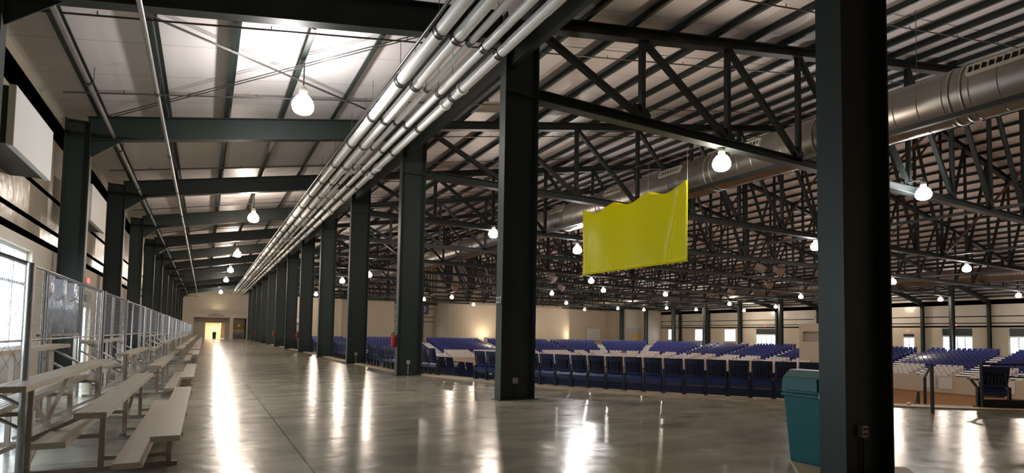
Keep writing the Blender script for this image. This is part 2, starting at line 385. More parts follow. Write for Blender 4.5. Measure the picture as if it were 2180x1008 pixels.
# end wall columns
for i, x in enumerate((13.9, 22, 30.1, 36.9)):
    mb = MB(); mb.box((x-.15, YE-.35, 0), (x+.15, YE-.05, zr(x)-.1)); tag(mb.build('steel_column', GREEN), 'thin dark column on the end wall of the arena, %s from the aisle' % od(i+1), 'column', 'end wall columns')
for i, z in enumerate((3.7, 4.6, 6.2, 7.4)):
    mb = MB().box((7.2, YE-.14, z-.07), (39.2, YE, z+.07)); tag(mb.build('wall_girt', GREEN), 'dark girt across the arena end wall, %s up from the door heads' % od(i+1), 'girt', 'end wall girts')
# rafters
D = .66
ra = MB().ibeam((-2.95, 0, zr(-2.95)-D/2), (XC0, 0, zr(XC0)-D/2), .26, D*.99).mesh('rafter_beam', GREEN)
hp = MB().add([(-2.9,-.012,zr(-2.9)-D),(-2.9,-.012,zr(-2.9)-D-.45),(-2.2,-.012,zr(-2.2)-D),(-2.9,.012,zr(-2.9)-D),(-2.9,.012,zr(-2.9)-D-.45),(-2.2,.012,zr(-2.2)-D)], [(0,1,2),(5,4,3),(0,3,4,1),(1,4,5,2),(2,5,3,0)]).mesh('haunch_plate', GREEN)
for n in range(NF):
    for far in (0, 1):
        e = empty('roof_rafter', (2*XR if far else 0, FY(n), 0)); 
        if far: e.scale = (-1, 1, 1)
        put('beam', ra, e); put('haunch_plate', hp, e)
        tag(e, ('dark green rafter across the far aisle, %s from the near end' if far else 'dark green rafter crossing above the walkway, %s from the camera') % od(n+1), 'rafter', 'far rafters' if far else 'walkway rafters')
# trusses
ZB = 7.07; KP = 22; XP = [6.65+(mir(6.65)-6.65)*k/KP for k in range(KP+1)]
tc1 = MB().ibeam((XC1-.1, 0, zr(XC1)-.17), (XR, 0, zr(XR)-.17), .28, .3).mesh('top_chord', TRUSS)
tc2 = MB().ibeam((XR, 0, zr(XR)-.17), (mir(XC1)+.1, 0, zr(XC1)-.17), .28, .3).mesh('top_chord', TRUSS)
bc = MB().ibeam((XC1, 0, ZB), (mir(XC1), 0, ZB), .30, .26).mesh('bottom_chord', TRUSS)
gp = [MB().poly([(XP[k]-.3, -.01, ZB+.1), (XP[k]+.3, -.01, ZB+.1), (XP[k]+.3, -.01, ZB+.3), (XP[k]+.1, -.01, ZB+.5), (XP[k]-.3, -.01, ZB+.5)], .02, (0,1,0)).mesh('gusset_plate', TRUSS) for k in range(1, KP)]
ve, di = [], []
for k in range(1, KP):
    ve.append(MB().bar((XP[k], 0, ZB+.12), (XP[k], 0, zr(XP[k])-.3), .14, .14).mesh('vertical_strut', TRUSS))
for k in range(KP):
    a, b = (k, k+1) if k < KP//2 else (k+1, k)
    di.append(MB().bar((XP[a]+(.1 if k < 11 else -.1), 0, zr(XP[a])-.32), (XP[b], 0, ZB+.15), .15, .14).mesh('diagonal_strut', TRUSS))
for n in range(NF):
    e = empty('roof_truss', (0, FY(n), 0))
    for me, nm in [(tc1, 'top_chord'), (tc2, 'top_chord'), (bc, 'bottom_chord')]+[(m, 'vertical_strut') for m in ve]+[(m, 'diagonal_strut') for m in di]+([(m, 'gusset_plate') for m in gp] if n in (1, 2) else []): put(nm, me, e)
    tag(e, 'dark steel roof truss spanning the arena, %s from the camera' % od(n+1), 'truss', 'arena roof trusses')
# purlins
pm = MB().prism((0, YN+.1, .12), (0, YE-.1, .12), [(-.12, .01), (.12, .01), (.12, .10), (.10, .10), (.10, .03), (-.10, .03), (-.10, -.08), (-.12, -.08)], (0,0,1))
pme = pm.mesh('roof_purlin', GREEN)
i = 0; x = -2.72
while x < XR-.3:
    i += 1
    tag(put('roof_purlin', pme, None, (x, 0, zr(x)+.005)), 'dark green purlin under the roof panels, %s up from the bleacher side eave' % od(i), 'purlin', 'roof purlins')
    tag(put('roof_purlin', pme, None, (mir(x), 0, zr(x)+.005)), 'dark green purlin under the far roof slope, %s up from the far eave' % od(i), 'purlin', 'far roof purlins')
    x += 1.535
# eave beam along the aisle columns that carries the pipes
mb = MB().bar((5.95, YN+.2, 7.75), (5.95, YE-.2, 7.75), .12, .34, (1,0,0)); tag(mb.build('eave_beam', GREEN), 'dark green beam running along the aisle column heads beside the white pipes', 'beam')
# sway braces, red oxide
sb = MB(); sb.bar((0, .05, zr(30)-.2), (0, BAY-.05, ZB+.05), .10, .10, (1,0,0)); sbm = sb.mesh('sway_brace', RED_OXIDE)
c_ = 0
for k in (7, 11, 15):
    for n in range(1, 9, 1 if k == 11 else 2):
        c_ += 1
        o = put('sway_brace', sbm, None, (XP[k]+.1, FY(n), 0)); s_ = (zr(XP[k])-.2-ZB-.05)/(zr(30)-.2-ZB-.05); o.scale = (1, 1, s_); o.location.z = (ZB+.05)*(1-s_); o.location.x = XP[k]
        tag(o, 'slanting rust-red brace beyond the %s arena truss, %s panel out' % (od(n+1), od(k)), 'brace', 'rust-red sway braces')
# lengthwise struts at the bottom chord level
for i_, k in enumerate((3, 7, 11, 15, 19)):
    mb = MB().bar((XP[k], YN+.2, ZB+.1), (XP[k], 90.0, ZB+.1), .13, .13, (1,0,0)); tag(mb.build('lengthwise_strut', TRUSS), 'long dark strut tying the truss bottoms lengthwise, %s out from the aisle' % od(i_+1), 'strut', 'lengthwise struts')
# sprinkler branch lines
sp1 = MB().tube((-3.2, 0, zr(-3.2)-.06), (XR-.5, 0, zr(XR-.5)-.06), .022, 6)
for j in range(15):
    xx = -2+3*j; sp1.tube((xx, 0, zr(xx)-.06), (xx, 0, zr(xx)+.03), .012, 5)
sp1 = sp1.mesh('sprinkler_line', SPIPE); c_ = 0
for n in range(0, 12):
    for q in (1.6, 5.6):
        c_ += 1; tag(put('sprinkler_line', sp1, None, (0, FY(n)+q, 0)), 'thin grey sprinkler branch line across the roof, %s from the camera' % od(c_), 'pipe', 'sprinkler branch lines')
# rod bracing in the walkway bay
c_ = 0
for n in (1, 4, 7):
    for (ya, yb), nm in (((.2, BAY-.2), 'rising away from'), ((BAY-.2, .2), 'falling back toward')):
        for dx in (0, .12):
            c_ += 1
            mb = MB().tube((-2.6+dx, FY(n)+ya, zr(-2.6)-.03), (5.3+dx, FY(n)+yb, zr(5.3)-.03), .014, 5)
            tag(mb.build('brace_rod', SPIPE), 'thin crossing brace rod below the walkway roof, %s of the rods from the camera' % od(c_), 'brace rod', 'walkway brace rods')

# ------------------------------------------------------------------ pipes
def long_pipe(x, z, r, m, label, couplers, off=0., flanges=()):
    e = empty('overhead_pipe', (x, 0, z)); MB().tube((0, -3.5, 0), (0, YE-.6, 0), r, 16).build('pipe_run', m, e)
    y = 2.6+off
    cm = MB().tube((0, -.05, 0), (0, .05, 0), r*1.13, 16).tube((0, -.075, 0), (0, -.055, 0), r*1.2, 16).tube((0, .055, 0), (0, .075, 0), r*1.2, 16).mesh('pipe_clamp', CLAMP)
    hm = MB().tube((0, 0, r), (0, 0, max(.2, zr(x)-z-.0)), .008, 5).mesh('hanger_rod', CLAMP)
    c = 0
    while y < YE-2 and c < 38 and couplers:
        put('pipe_clamp', cm, e, (0, y, 0)); 
        if y < 60: put('hanger_rod', hm, e, (0, y+.1, 0))
        y += 2.54; c += 1
    for fy in flanges:
        MB().lathe([(r, -.05), (r*1.35, -.05), (r*1.35, .05), (r, .05)], n=16).build('pipe_flange', m, e, (0, fy, 0)).rotation_euler = (math.pi/2, 0, 0)
    return tag(e, label, 'pipe', 'overhead pipe bundle')
ZP = 7.42
def px(ratio, z): return (z-EYE)*.878/ratio
pl = [(px(1.36, ZP), .13, 'thick white pipe nearest the walkway side of the overhead bundle', .0),
      (px(1.236, ZP), .125, 'thick white pipe, second of five in the overhead bundle', .05),
      (px(1.153, ZP), .072, 'thinnest white pipe in the middle of the overhead bundle', .1),
      (px(1.073, ZP), .09, 'medium white pipe, fourth of five in the overhead bundle', .15)]
for x, r, lb, off in pl: long_pipe(x, ZP, r, PIPE, lb, True, off)
long_pipe(px(.994, ZP), ZP, .11, PIPE, 'white pipe with bulging couplings, closest of the bundle to the column heads', True, .2, [5.9+BAY*i for i in range(12)]+[7.1, 12.4, 20.0])
long_pipe(px(1.45, ZP+.05), ZP+.05, .035, SPIPE, 'narrow grey conduit running along the edge of the white pipe bundle', False)
c_ = 0
for x, z, r, nm in ((-2.40, 6.72, .05, 'close to the bleacher side wall'), (-1.14, 6.75, .045, 'over the bleachers')):
    e = empty('sprinkler_main', (x, 0, z)); MB().tube((0, -3, 0), (0, YE-.7, 0), r, 12).build('pipe_run', GALV, e)
    cm = MB().tube((0, -.05, 0), (0, .05, 0), r*1.35, 12).mesh('pipe_coupling', SPIPE)
    hm = MB().tube((0, 0, r), (0, 0, zr(x)-z), .008, 5).mesh('hanger_rod', SPIPE)
    for i in range(18): put('pipe_coupling', cm, e, (0, 4.4+5.2*i, 0)); put('hanger_rod', hm, e, (0, 5.0+5.2*i, 0))
    tag(e, 'shiny metal sprinkler main running lengthwise '+nm, 'pipe', 'sprinkler mains')

# ------------------------------------------------------------------ air ducts
def duct(x, z, r, label, vents, side):
    e = empty('air_duct', (x, 0, z)); mb = MB(); n = 28; ys = []; y = -3.9
    while y < YE-12: ys.append(y); y += .6
    for j, yy in enumerate(ys[:-1]):
        for (ya, yb, ra_, rb_) in ((yy, yy+.57, r, r), (yy+.57, yy+.585, r, r*1.012), (yy+.585, yy+.6, r*1.012, r)):
            vs = []
            for i in range(n):
                a = 2*math.pi*i/n; vs += [(ra_*math.cos(a), ya, ra_*math.sin(a)), (rb_*math.cos(a), yb, rb_*math.sin(a))]
            mb.add(vs, [(2*i, 2*((i+1) % n), 2*((i+1) % n)+1, 2*i+1) for i in range(n)], True)
    mb.build('duct_run', DUCT, e)
    bm_ = MB(); 
    for q in (-.16, .12):
        vs = []
        for i in range(n):
            a = 2*math.pi*i/n; c, s = math.cos(a), math.sin(a); vs += [(r*c, q, r*s), (r*1.035*c, q, r*1.035*s), (r*1.035*c, q+.05, r*1.035*s), (r*c, q+.05, r*s)]
        bm_.add(vs, [(4*i+j, 4*((i+1) % n)+j, 4*((i+1) % n)+j+1, 4*i+j+1) for i in range(n) for j in range(3)], True)
    bm_ = bm_.mesh('duct_band', GALV)
    for y in (7.2, 11.0, 15.5, 22.5, 30, 37.5, 45, 52.5, 60, 68, 76, 84): put('duct_band', bm_, e, (0, y, 0))
    vf = MB(); L, H = .62, .15
    for q in (((-.06, -L, -H), (.05, L, -H+.03)), ((-.06, -L, H-.03), (.05, L, H)), ((-.06, -L, -H+.03), (.05, -L+.04, H-.03)), ((-.06, L-.04, -H+.03), (.05, L, H-.03))): vf.box(*q)
    for i in range(1, 8): vf.box((0, -L+2*L*i/8-.012, -H+.03), (.04, -L+2*L*i/8+.012, H-.03))
    vf = vf.mesh('vent_grille', VENTM); vd = MB().box((-.05, -L+.04, -H+.03), (-.01, L-.04, H-.03)).mesh('vent_opening', DARK)
    for y in vents:
        a = math.radians(28); g = put('vent_grille', vf, e, (side*(r+.03)*math.cos(a), y, (r+.03)*math.sin(a)))
        g.rotation_euler = (0, -a if side > 0 else math.pi+a, 0); put('vent_opening', vd, g)
    hm = MB().tube((0, 0, r), (0, 0, zr(x)-z), .01, 5).mesh('hanger_rod', CLAMP)
    for i in range(24): put('hanger_rod', hm, e, (0, 1+3.7*i, 0))
    return tag(e, label, 'duct')
duct(17.7, 8.08, .75, 'large round spiral duct hanging inside the trusses above the near stands', [6.3, 13.7, 17.5, 21.3, 26.2, 31, 36, 41, 47, 53, 59, 66, 73], -1)
duct(mir(17.7), 8.08, .75, 'large round duct inside the trusses above the far stands', [20, 28, 36, 44, 52, 60, 68], -1)

# ------------------------------------------------------------------ lamps
def lamp_mesh(dome):
    st = MB().tube((0, 0, .32), (0, 0, .62), .018, 6).mesh('lamp_stem', SPIPE)
    hs = MB().lathe([(0, .34), (.07, .34), (.10, .28), (.10, .14), (.05, .10), (0, .10)], n=12).mesh('ballast_housing', VENTM)
    rf = MB().lathe([(.07, .12), (.15, .09), (.22, .0), (.26, -.12), (.25, -.22), (.20, -.30), (.12, -.34)], n=16).mesh('lamp_reflector', dome)
    return st, hs, rf
lm_w, lm_c = lamp_mesh(DOME), lamp_mesh(DOMEC)
LN = [0]
def lamp(x, y, z, ztop, label, grp, cool=False, power=1.):
    st, hs, rf = lm_c if cool else lm_w
    e = empty('high_bay_lamp', (x, y, z)); s = put('lamp_stem', st, e); s.scale = (1, 1, max(.05, (ztop-z-.32)/.30)); s.location.z = .32-.32*s.scale.z
    put('ballast_housing', hs, e); put('lamp_reflector', rf, e)
    l = bpy.data.lights.new('lamp_light', 'POINT'); l.energy = LAMP_W*power; l.shadow_soft_size = .13; l.color = (1, .96, .94) if cool else (1, .83, .68)
    lo = bpy.data.objects.new('lamp_light', l); COL.objects.link(lo); lo.location = (0, 0, -.22); lo.parent = e
    return tag(e, label, 'lamp', grp)
for i, y in enumerate((14.3, 30.1, 45.2, 57.7, 69.6, 92.4)):
    z = 7.08
    lamp(1.89, y, z, zr(1.89)+.05, 'glaring round lamp hanging over the walkway, '+('nearest of that line' if i == 0 else '%s of that line from the camera' % od(i+1)), 'walkway lamps', i == 0 or i == 5, 1.1 if i == 0 else .85)
AL = [(12.9, 1), (22.75, 1), (28.95, 2), (18.6, 3), (13.2, 3), (30.9, 5), (38.2, 6), (29.8, 9), (48.8, 9), (47.3, 6), (45.6, 2), (11.8, 7), (12.5, 6),
      (28.5, 10), (36.4, 7), (63.3, 11), (65.1, 10), (71.2, 10), (69.5, 9), (67.1, 7), (61.2, 5), (51.2, 3), (62, 2), (40.1, 11), (48.0, 11), (13.6, 12), (13.1, 10), (60, 0), (36, 0)]
from collections import defaultdict
_by = defaultdict(list)
for x, n in AL: _by[n].append(x)
for i, (x, n) in enumerate(AL):
    _k = sorted(_by[n]).index(x)+1
    zz = {0: 6.62, 1: 6.95, 2: 6.65, 3: 6.5, 4: 6.9}.get(i, 6.62)
    lamp(x, FY(n)-(.55 if i == 1 else 0), zz, ZB-.13 if i != 1 else ZB+.35, 'bright round lamp under the %s arena truss, %s lamp out from the aisle' % (od(n+1), od(_k)), 'arena lamps', i in (2, 3, 5, 6, 1), 1.)
mb = MB().bar((22.75, FY(1)-.62, ZB+.3), (22.75, FY(1)+.05, ZB+.3), .05, .05, (1,0,0)); tag(mb.build('lamp_bracket', CLAMP), 'short bracket holding the glaring lamp off the second arena truss', 'bracket')
for i, (x, y) in enumerate(((76.5, FY(9)), (77.4, FY(7)), (76.0, FY(4)), (75.0, FY(3)), (84.3, FY(8)+3.8), (84.3, FY(5)+3.8), (84.3, FY(2)+3.8))):
    lamp(x, y, 6.6, ZB-.13 if x < 78 else zr(x)+.235, 'small bright lamp near the far side row, %s toward the camera' % od(i+1), 'far side lamps', False, .9)
# ------------------------------------------------------------------ loudspeakers under the trusses
spm = MB().prism((0, -.3, 0), (0, .3, 0), [(-.35, -.25), (.35, -.25), (.2, .3), (-.2, .3)], (1,0,0)).mesh('speaker_box', mat('speaker_beige', (.30, .22, .17), .6))
spg = MB().box((-.34, -.29, -.31), (.34, .29, -.26)).mesh('speaker_grille', BLACK)
for i, (x, n, rz) in enumerate(((35, 3, .4), (37, 3, -.4), (27, 5, .3), (42, 3, .2), (46, 4, -.5), (33, 6, .5), (50, 5, .2), (24, 7, 0))):
    e = empty('loudspeaker', (x, FY(n)+.5, 6.55), rz); put('speaker_box', spm, e).rotation_euler = (.5, 0, 0); put('speaker_grille', spg, e).rotation_euler = (.5, 0, 0)
    MB().tube((0, 0, .25), (0, 0, .45), .02, 6).build('hanger', CLAMP, e); MB().bar((0, 0, .42), (0, -.5, .42), .04, .04, (1,0,0)).build('bracket_arm', CLAMP, e)
    tag(e, 'wedge-shaped loudspeaker hung behind the %s roof truss, %s from the aisle' % (od(n+1), od(i+1)), 'loudspeaker', 'hanging loudspeakers')

# ------------------------------------------------------------------ seats
def seat_parts():
    # origin on the tread behind the seat; faces +Y (into the bowl)
    b = MB(); W = .235
    def sh(x): return .035*(1-(x/W)**2)*-1        # curved back
    prof = []
    # frame of the back with slots between ribs
    def slab(x0, x1, z0, z1, t=.022):
        k = 3; 
        for i in range(k):
            a = x0+(x1-x0)*i/k; c = x0+(x1-x0)*(i+1)/k
            def pt(x, z, o): return (x, sh(x)+o-(z-.45)*.22, z)
            vs = [pt(a,z0,0),pt(c,z0,0),pt(c,z1,0),pt(a,z1,0),pt(a,z0,t),pt(c,z0,t),pt(c,z1,t),pt(a,z1,t)]
            b.add(vs, [(0,1,2,3),(7,6,5,4),(0,4,5,1),(1,5,6,2),(2,6,7,3),(3,7,4,0)])
    slab(-W, W, .78, .92); slab(-W, W, .46, .52); slab(-W, -W+.06, .52, .78); slab(W-.06, W, .52, .78)
    for c in (-.115, -.058, 0, .058, .115): slab(c-.018, c+.018, .52, .78)
    b.add([(-W+.05, .028-(z-.45)*.22+q, z) if s_ < 0 else (W-.05, .028-(z-.45)*.22+q, z) for q in (0, .006) for s_, z in ((-1, .5), (1, .5), (1, .8), (-1, .8))], [(0,1,2,3),(7,6,5,4),(0,4,5,1),(1,5,6,2),(2,6,7,3),(3,7,4,0)])
    back = b.mesh('backrest', BLUE)
    p = MB()
    for z0, y0, z1, y1, ww in ((.22, .05, .27, -.02, .20), (.27, -.02, .36, -.035, .215), (.36, -.035, .45, .02, .215), (.45, .02, .56, .08, .20)):
        p.add([(-ww,y0,z0),(ww,y0,z0),(ww,y1,z1),(-ww,y1,z1),(-ww,y0+.04,z0),(ww,y0+.04,z0),(ww,y1+.04,z1),(-ww,y1+.04,z1)], [(0,1,2,3),(7,6,5,4),(0,4,5,1),(1,5,6,2),(2,6,7,3),(3,7,4,0)])
    pan = p.mesh('seat_pan', PANBLUE)
    l = MB().box((-.02, -.03, .035), (.02, .05, .46)); l.box((-.05, -.07, .0), (.05, .10, .035)); l.bar((0, .03, .44), (0, .25, .60), .035, .04, (1,0,0))
    leg = l.mesh('standard_leg', BLACK)
    a = MB().box((-.022, .0, .60), (.022, .34, .635)); arm = a.mesh('armrest', BLACK)
    return back, pan, leg, arm
SB, SPN, SL, SA = seat_parts()
def far_seat(m):
    b = MB()
    def sl(pts, t, w=.22):
        for (z0, y0), (z1, y1) in zip(pts[:-1], pts[1:]):
            b.add([(-w,y0,z0),(w,y0,z0),(w,y1,z1),(-w,y1,z1),(-w,y0+t,z0),(w,y0+t,z0),(w,y1+t,z1),(-w,y1+t,z1)], [(0,1,2,3),(7,6,5,4),(0,4,5,1),(1,5,6,2),(2,6,7,3),(3,7,4,0)])
    sl([(.05, .02), (.42, 0), (.80, -.10)], .03); sl([(.42, .10), (.60, .20)], .10, .20)
    return b, b.mesh('stadium_seat', m)
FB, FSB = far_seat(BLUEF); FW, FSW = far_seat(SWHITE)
def seat_positions(kind, a, b, r, pitch=.53, margin=.55):
    """seats of row r between two aisle parameters on one piece of the ring -> (x, y, z, rz)"""
    d = r*TR+.42; z = -RI*r; res = []
    if kind in ('L', 'R', 'F', 'N'):
        n = int((abs(b-a)-2*margin)/pitch); st = (a+b)/2-(n-1)*pitch/2
        for i in range(n):
            t = st+i*pitch
            if kind == 'L': res.append((BX0+d, t, z, -math.pi/2))
            if kind == 'R': res.append((BX1-d, t, z, math.pi/2))
            if kind == 'F': res.append((t, BY1-d, z, math.pi))
            if kind == 'N': res.append((t, BY0+d, z, 0))
    else:
        cx, cy = {'NL': (BX0+BR, BY0+BR), 'NR': (BX1-BR, BY0+BR), 'FR': (BX1-BR, BY1-BR), 'FL': (BX0+BR, BY1-BR)}[kind]
        R_ = BR-d; Lr = R_*math.radians(abs(b-a)); n = int((Lr-2*margin)/pitch)
        if n < 1: return res
        da = math.degrees(pitch/R_); st = (a+b)/2-(n-1)*da/2
        for i in range(n):
            an = math.radians(st+i*da); res.append((cx+R_*math.cos(an), cy+R_*math.sin(an), z, an+math.pi/2))
    return res
# near back row: individual seats seen from behind
near = []
gaps = [(FY(n)-.55, FY(n)+.55) for n in range(NF)]
def clear(x, y): return not (x < XC1+.28 and any(g0 < y < g1 for g0, g1 in gaps))
secs_near = [('NL', 197.5, 228.3), ('NL', 180, 193.5), ('L', 23.4, 28.6), ('L', 29.6, 39.4), ('L', 40.4, 50.2), ('L', 51.2, 61)]
sid = 0
for kind, a, b in secs_near:
    sid += 1; m = .1 if kind == 'NL' and a > 190 else .15
    ps = [p for p in seat_positions(kind, a, b, 0, .52, m) if clear(p[0], p[1])]
    if kind == 'NL' and a < 190: ps = [p for p in ps if p[1] < 23.2]
    place = {1: 'run by the railing', 2: 'run past the stairs', 3: 'run before the fourth column', 4: 'run before the fifth column', 5: 'run before the sixth column', 6: 'run before the eighth column'}[sid]
    for i, (x, y, z, rz) in enumerate(ps):
        e = empty('stadium_seat', (x, y, z), rz)
        put('backrest', SB, e); put('seat_pan', SPN, e); l = put('standard_leg', SL, e, (-.26, 0, 0)); put('armrest', SA, e, (-.26, 0, 0))
        if i == len(ps)-1: put('standard_leg', SL, e, (.26, 0, 0))
        nn = len(ps)-i if kind == 'NL' and a > 190 else i+1
        tag(e, 'dark blue folding seat seen from behind, %s in the %s' % (od(nn), place), 'seat', 'blue seats in the back row')
        near.append((x, y))
# one lone seat behind the platform rail
e = empty('stadium_seat', (15.62, 6.0, 0), -.66)
put('backrest', SB, e); put('seat_pan', SPN, e); put('standard_leg', SL, e, (-.26, 0, 0)); put('standard_leg', SL, e, (.26, 0, 0)); put('armrest', SA, e, (-.26, 0, 0)); e.scale = (1.2, 1, 1)
tag(e, 'lone dark blue seat standing in front of the platform railing', 'seat')
# far stands
def project(x, y, z):
    v = Vector((x, y, z-EYE)); d = v.dot(cf_)
    return (1090+1200*v.dot(cr_)/d, 651.3-1200*v.dot(cu_)/d, d) if d > .1 else (-1, -1, -1)
far = []
A_R = [(21.0, 28.1), (29.1, 36.4), (37.4, 44.8), (45.8, 52.9), (53.9, 61.2), (62.2, 68)]
secs = [('R', a, b) for a, b in A_R]+[('FR', 0.5, 6.5), ('FR', 9, 35), ('FR', 37.5, 62), ('FR', 64.5, 89.5), ('F', 43.6, 56.4), ('F', 32.3, 42.4), ('F', 28.2, 31.2), ('FL', 90.5, 113), ('FL', 116, 140), ('FL', 143, 165), ('FL', 168, 180)]
PRESS = (70.3, 74.2, 44.6, 48.2)
for si, (kind, a, b) in enumerate(secs):
    for r in range(NROW):
        if r == 0 and (kind, a) in (('R', 53.9), ('F', 43.6)): pass
        if r >= 9 and abs(b-a) > 5.5:
            m_ = (a+b)/2; g = .55 if kind in 'RF' else .55/(BR-8*TR)*57.3
            ps = seat_positions(kind, a, m_, r, .53, .35)+seat_positions(kind, m_, b, r, .53, .35)
        else: ps = seat_positions(kind, a, b, r, .53, .2)
        for pi_, p in enumerate(ps):
            if PRESS[0]-.4 < p[0] < PRESS[1]+.4 and PRESS[2]-.4 < p[1] < PRESS[3]+.4: continue
            u, v, d = project(p[0], p[1], p[2]+.6)
            if d < 0 or u < -30 or u > 2230: continue
            vis = not (1745 < u < 1900 or 1055 < u < 1145 or u < 700 or 848 < u < 905) and not (u < 1690 and v > 0.0712*(u-1140)+726+32) 
            if p[0] > XRW-10.7 and any(abs(p[1]-FY(n)) < .45 for n in range(NF)): continue
            far.append((d, r, p, vis, si, pi_))
far.sort(key=lambda t: (not t[3], t[0]))
def stuff_merge(name, proto, items, m, label, cat):
    vs, fs, sm = [], [], []
    for p in items:
        c, s = math.cos(p[3]), math.sin(p[3]); n = len(vs)
        vs += [(p[0]+c*x-s*y, p[1]+s*x+c*y, p[2]+z) for x, y, z in proto.v]; fs += [tuple(i+n for i in f) for f in proto.f]
    me = bpy.data.meshes.new(name); me.from_pydata(vs, [], fs); me.materials.append(m)
    return tag(put(name, me), label, cat, None, 'stuff')
nb = nw = 0; rb_, rw_ = [], []
for d, r, p, vis, si, pi_ in far:
    if r < 9:
        if nb+nw+len(near)+1 < 300:
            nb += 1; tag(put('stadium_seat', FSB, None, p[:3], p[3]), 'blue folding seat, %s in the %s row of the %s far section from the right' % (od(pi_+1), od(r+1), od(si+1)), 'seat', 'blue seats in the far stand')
        else: rb_.append(p)
    else:
        if nb+nw+len(near)+1 < 300:
            nw += 1; tag(put('stadium_seat', FSW, None, p[:3], p[3]), 'white folding seat, %s in the %s row of the %s far section from the right' % (od(pi_+1), od(r+1), od(si+1)), 'seat', 'white seats in the far stand')
        else: rw_.append(p)
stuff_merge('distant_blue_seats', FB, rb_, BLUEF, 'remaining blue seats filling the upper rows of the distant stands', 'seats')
stuff_merge('distant_white_seats', FW, rw_, SWHITE, 'remaining white seats filling the lowest rows of the distant stands', 'seats')
nr = []
for r in range(1, 9):
    for kind, a, b in (('NL', 197.5, 228.3), ('NL', 180, 193.5), ('L', 23.4, 28.6), ('L', 29.6, 39.4), ('L', 40.4, 50.2)):
        nr += seat_positions(kind, a, b, r, .53, .2)
stuff_merge('lower_blue_seats', FB, nr, BLUE, 'dark blue seats stepping down in the rows below the near back row', 'seats')

# ------------------------------------------------------------------ yellow banner
bn = empty('yellow_banner', (12.05, 16.8, 0)); pa, pb_ = Vector((12.05, 16.8, 0)), Vector((12.52, 12.15, 0)); NU, NV = 60, 24; vs = []
nrm = Vector((-(pb_-pa).y, (pb_-pa).x, 0)).normalized()
for j in range(NV+1):
    for i in range(NU+1):
        u, v = i/NU, j/NV
        sag = .20*(.5-.5*math.cos(2*math.pi*((u*3) % 1)))**.8
        zt_ = 6.05+.10*u+.12*max(0, u-.8)*5*.3; zb_ = 3.68+.06*u
        z = zb_+(zt_-sag*v**3-zb_)*v
        wob = .012*math.sin(u*15+v*3)*(1-.3*v)+.02*math.sin(u*6*math.pi)*v**3+.012*math.sin(v*5+u*4)+.025*math.exp(-((u-.82-.12*v)/.02)**2)
        q = pa+(pb_-pa)*u+nrm*wob-bn.location; vs.append((q.x, q.y, z))
fs = [(j*(NU+1)+i, j*(NU+1)+i+1, (j+1)*(NU+1)+i+1, (j+1)*(NU+1)+i) for j in range(NV) for i in range(NU)]
sheet = MB(); sheet.add(vs, fs, True); so = sheet.build('banner_sheet', YELLOW, bn); md = so.modifiers.new('thick', 'SOLIDIFY'); md.thickness = .006
hem = MB()
for (i0, j0, i1, j1) in ((0, 0, NU, 0),):
    pts = [vs[j0*(NU+1)+i] for i in range(0, NU+1, 4)]
    for p, q in zip(pts[:-1], pts[1:]): hem.tube(p, q, .014, 6)
hem.build('bottom_hem', YELLOW, bn)
for i in (0, 20, 40, 60):
    p = vs[NV*(NU+1)+i]; MB().tube(p, (p[0], p[1], 7.1), .005, 4).build('hanging_line', CLAMP, bn)
cab = MB().tube((pa.x-bn.location.x, FY(2)-bn.location.y, 7.1), (pb_.x-bn.location.x+.1, FY(1)-bn.location.y, 7.1), .01, 5)
cab.build('support_cable', CLAMP, bn)
tag(bn, 'large yellow plastic sheet hanging by its top edge below the roof trusses', 'banner')

# ------------------------------------------------------------------ teal waste bin
e = empty('waste_bin', (6.42, 4.2, 0))
def frus(mb, w0, d0, z0, w1, d1, z1, caps=True):
    vs = [(-w0,-d0,z0),(w0,-d0,z0),(w0,d0,z0),(-w0,d0,z0),(-w1,-d1,z1),(w1,-d1,z1),(w1,d1,z1),(-w1,d1,z1)]
    return mb.add(vs, [(0,3,2,1),(4,5,6,7),(0,1,5,4),(1,2,6,5),(2,3,7,6),(3,0,4,7)])
def rounded(o, wd=.02):
    b = o.modifiers.new('round', 'BEVEL'); b.width = wd; b.segments = 3; return o
mb = MB(); frus(mb, .20, .20, .0, .245, .25, .80); rounded(mb.build('bin_body', TEAL, e))
mb = MB(); frus(mb, .265, .27, .775, .265, .27, .815); rounded(mb.build('bin_rim', TEAL, e), .012)
mb = MB(); mb.prism((0, -.262, 0), (0, .262, 0), [(-.255, .815), (.255, .815), (.235, 1.0), (.10, 1.09), (-.10, 1.09), (-.235, 1.0)], (1,0,0))
o = rounded(mb.build('bin_lid', TEAL, e), .015)
# prism's second axis comes out as -z for this sweep: mirror upright
o.data.transform(Matrix.Scale(1, 4)) if max(v.co.z for v in o.data.vertices) > 0 else o.data.transform(Matrix.Diagonal((1, 1, -1, 1)))
if True:
    mb = MB()
    vs = [(-.262, -.20, .85), (-.262, .20, .85), (-.244, .19, 1.0), (-.244, -.19, 1.0)]
    mb.add([(x-.012, y, z) for x, y, z in vs]+[(x+.01, y, z) for x, y, z in vs], [(0,1,2,3),(7,6,5,4),(0,4,5,1),(1,5,6,2),(2,6,7,3),(3,7,4,0)])
    rounded(mb.build('flap_door', TEAL, e), .008)
    MB().box((-.28, -.26, .78), (-.265, -.22, .83)).build('lid_latch', VENTM, e)
tag(e, 'teal plastic waste bin with a domed flap lid tucked behind the wide column', 'waste bin')

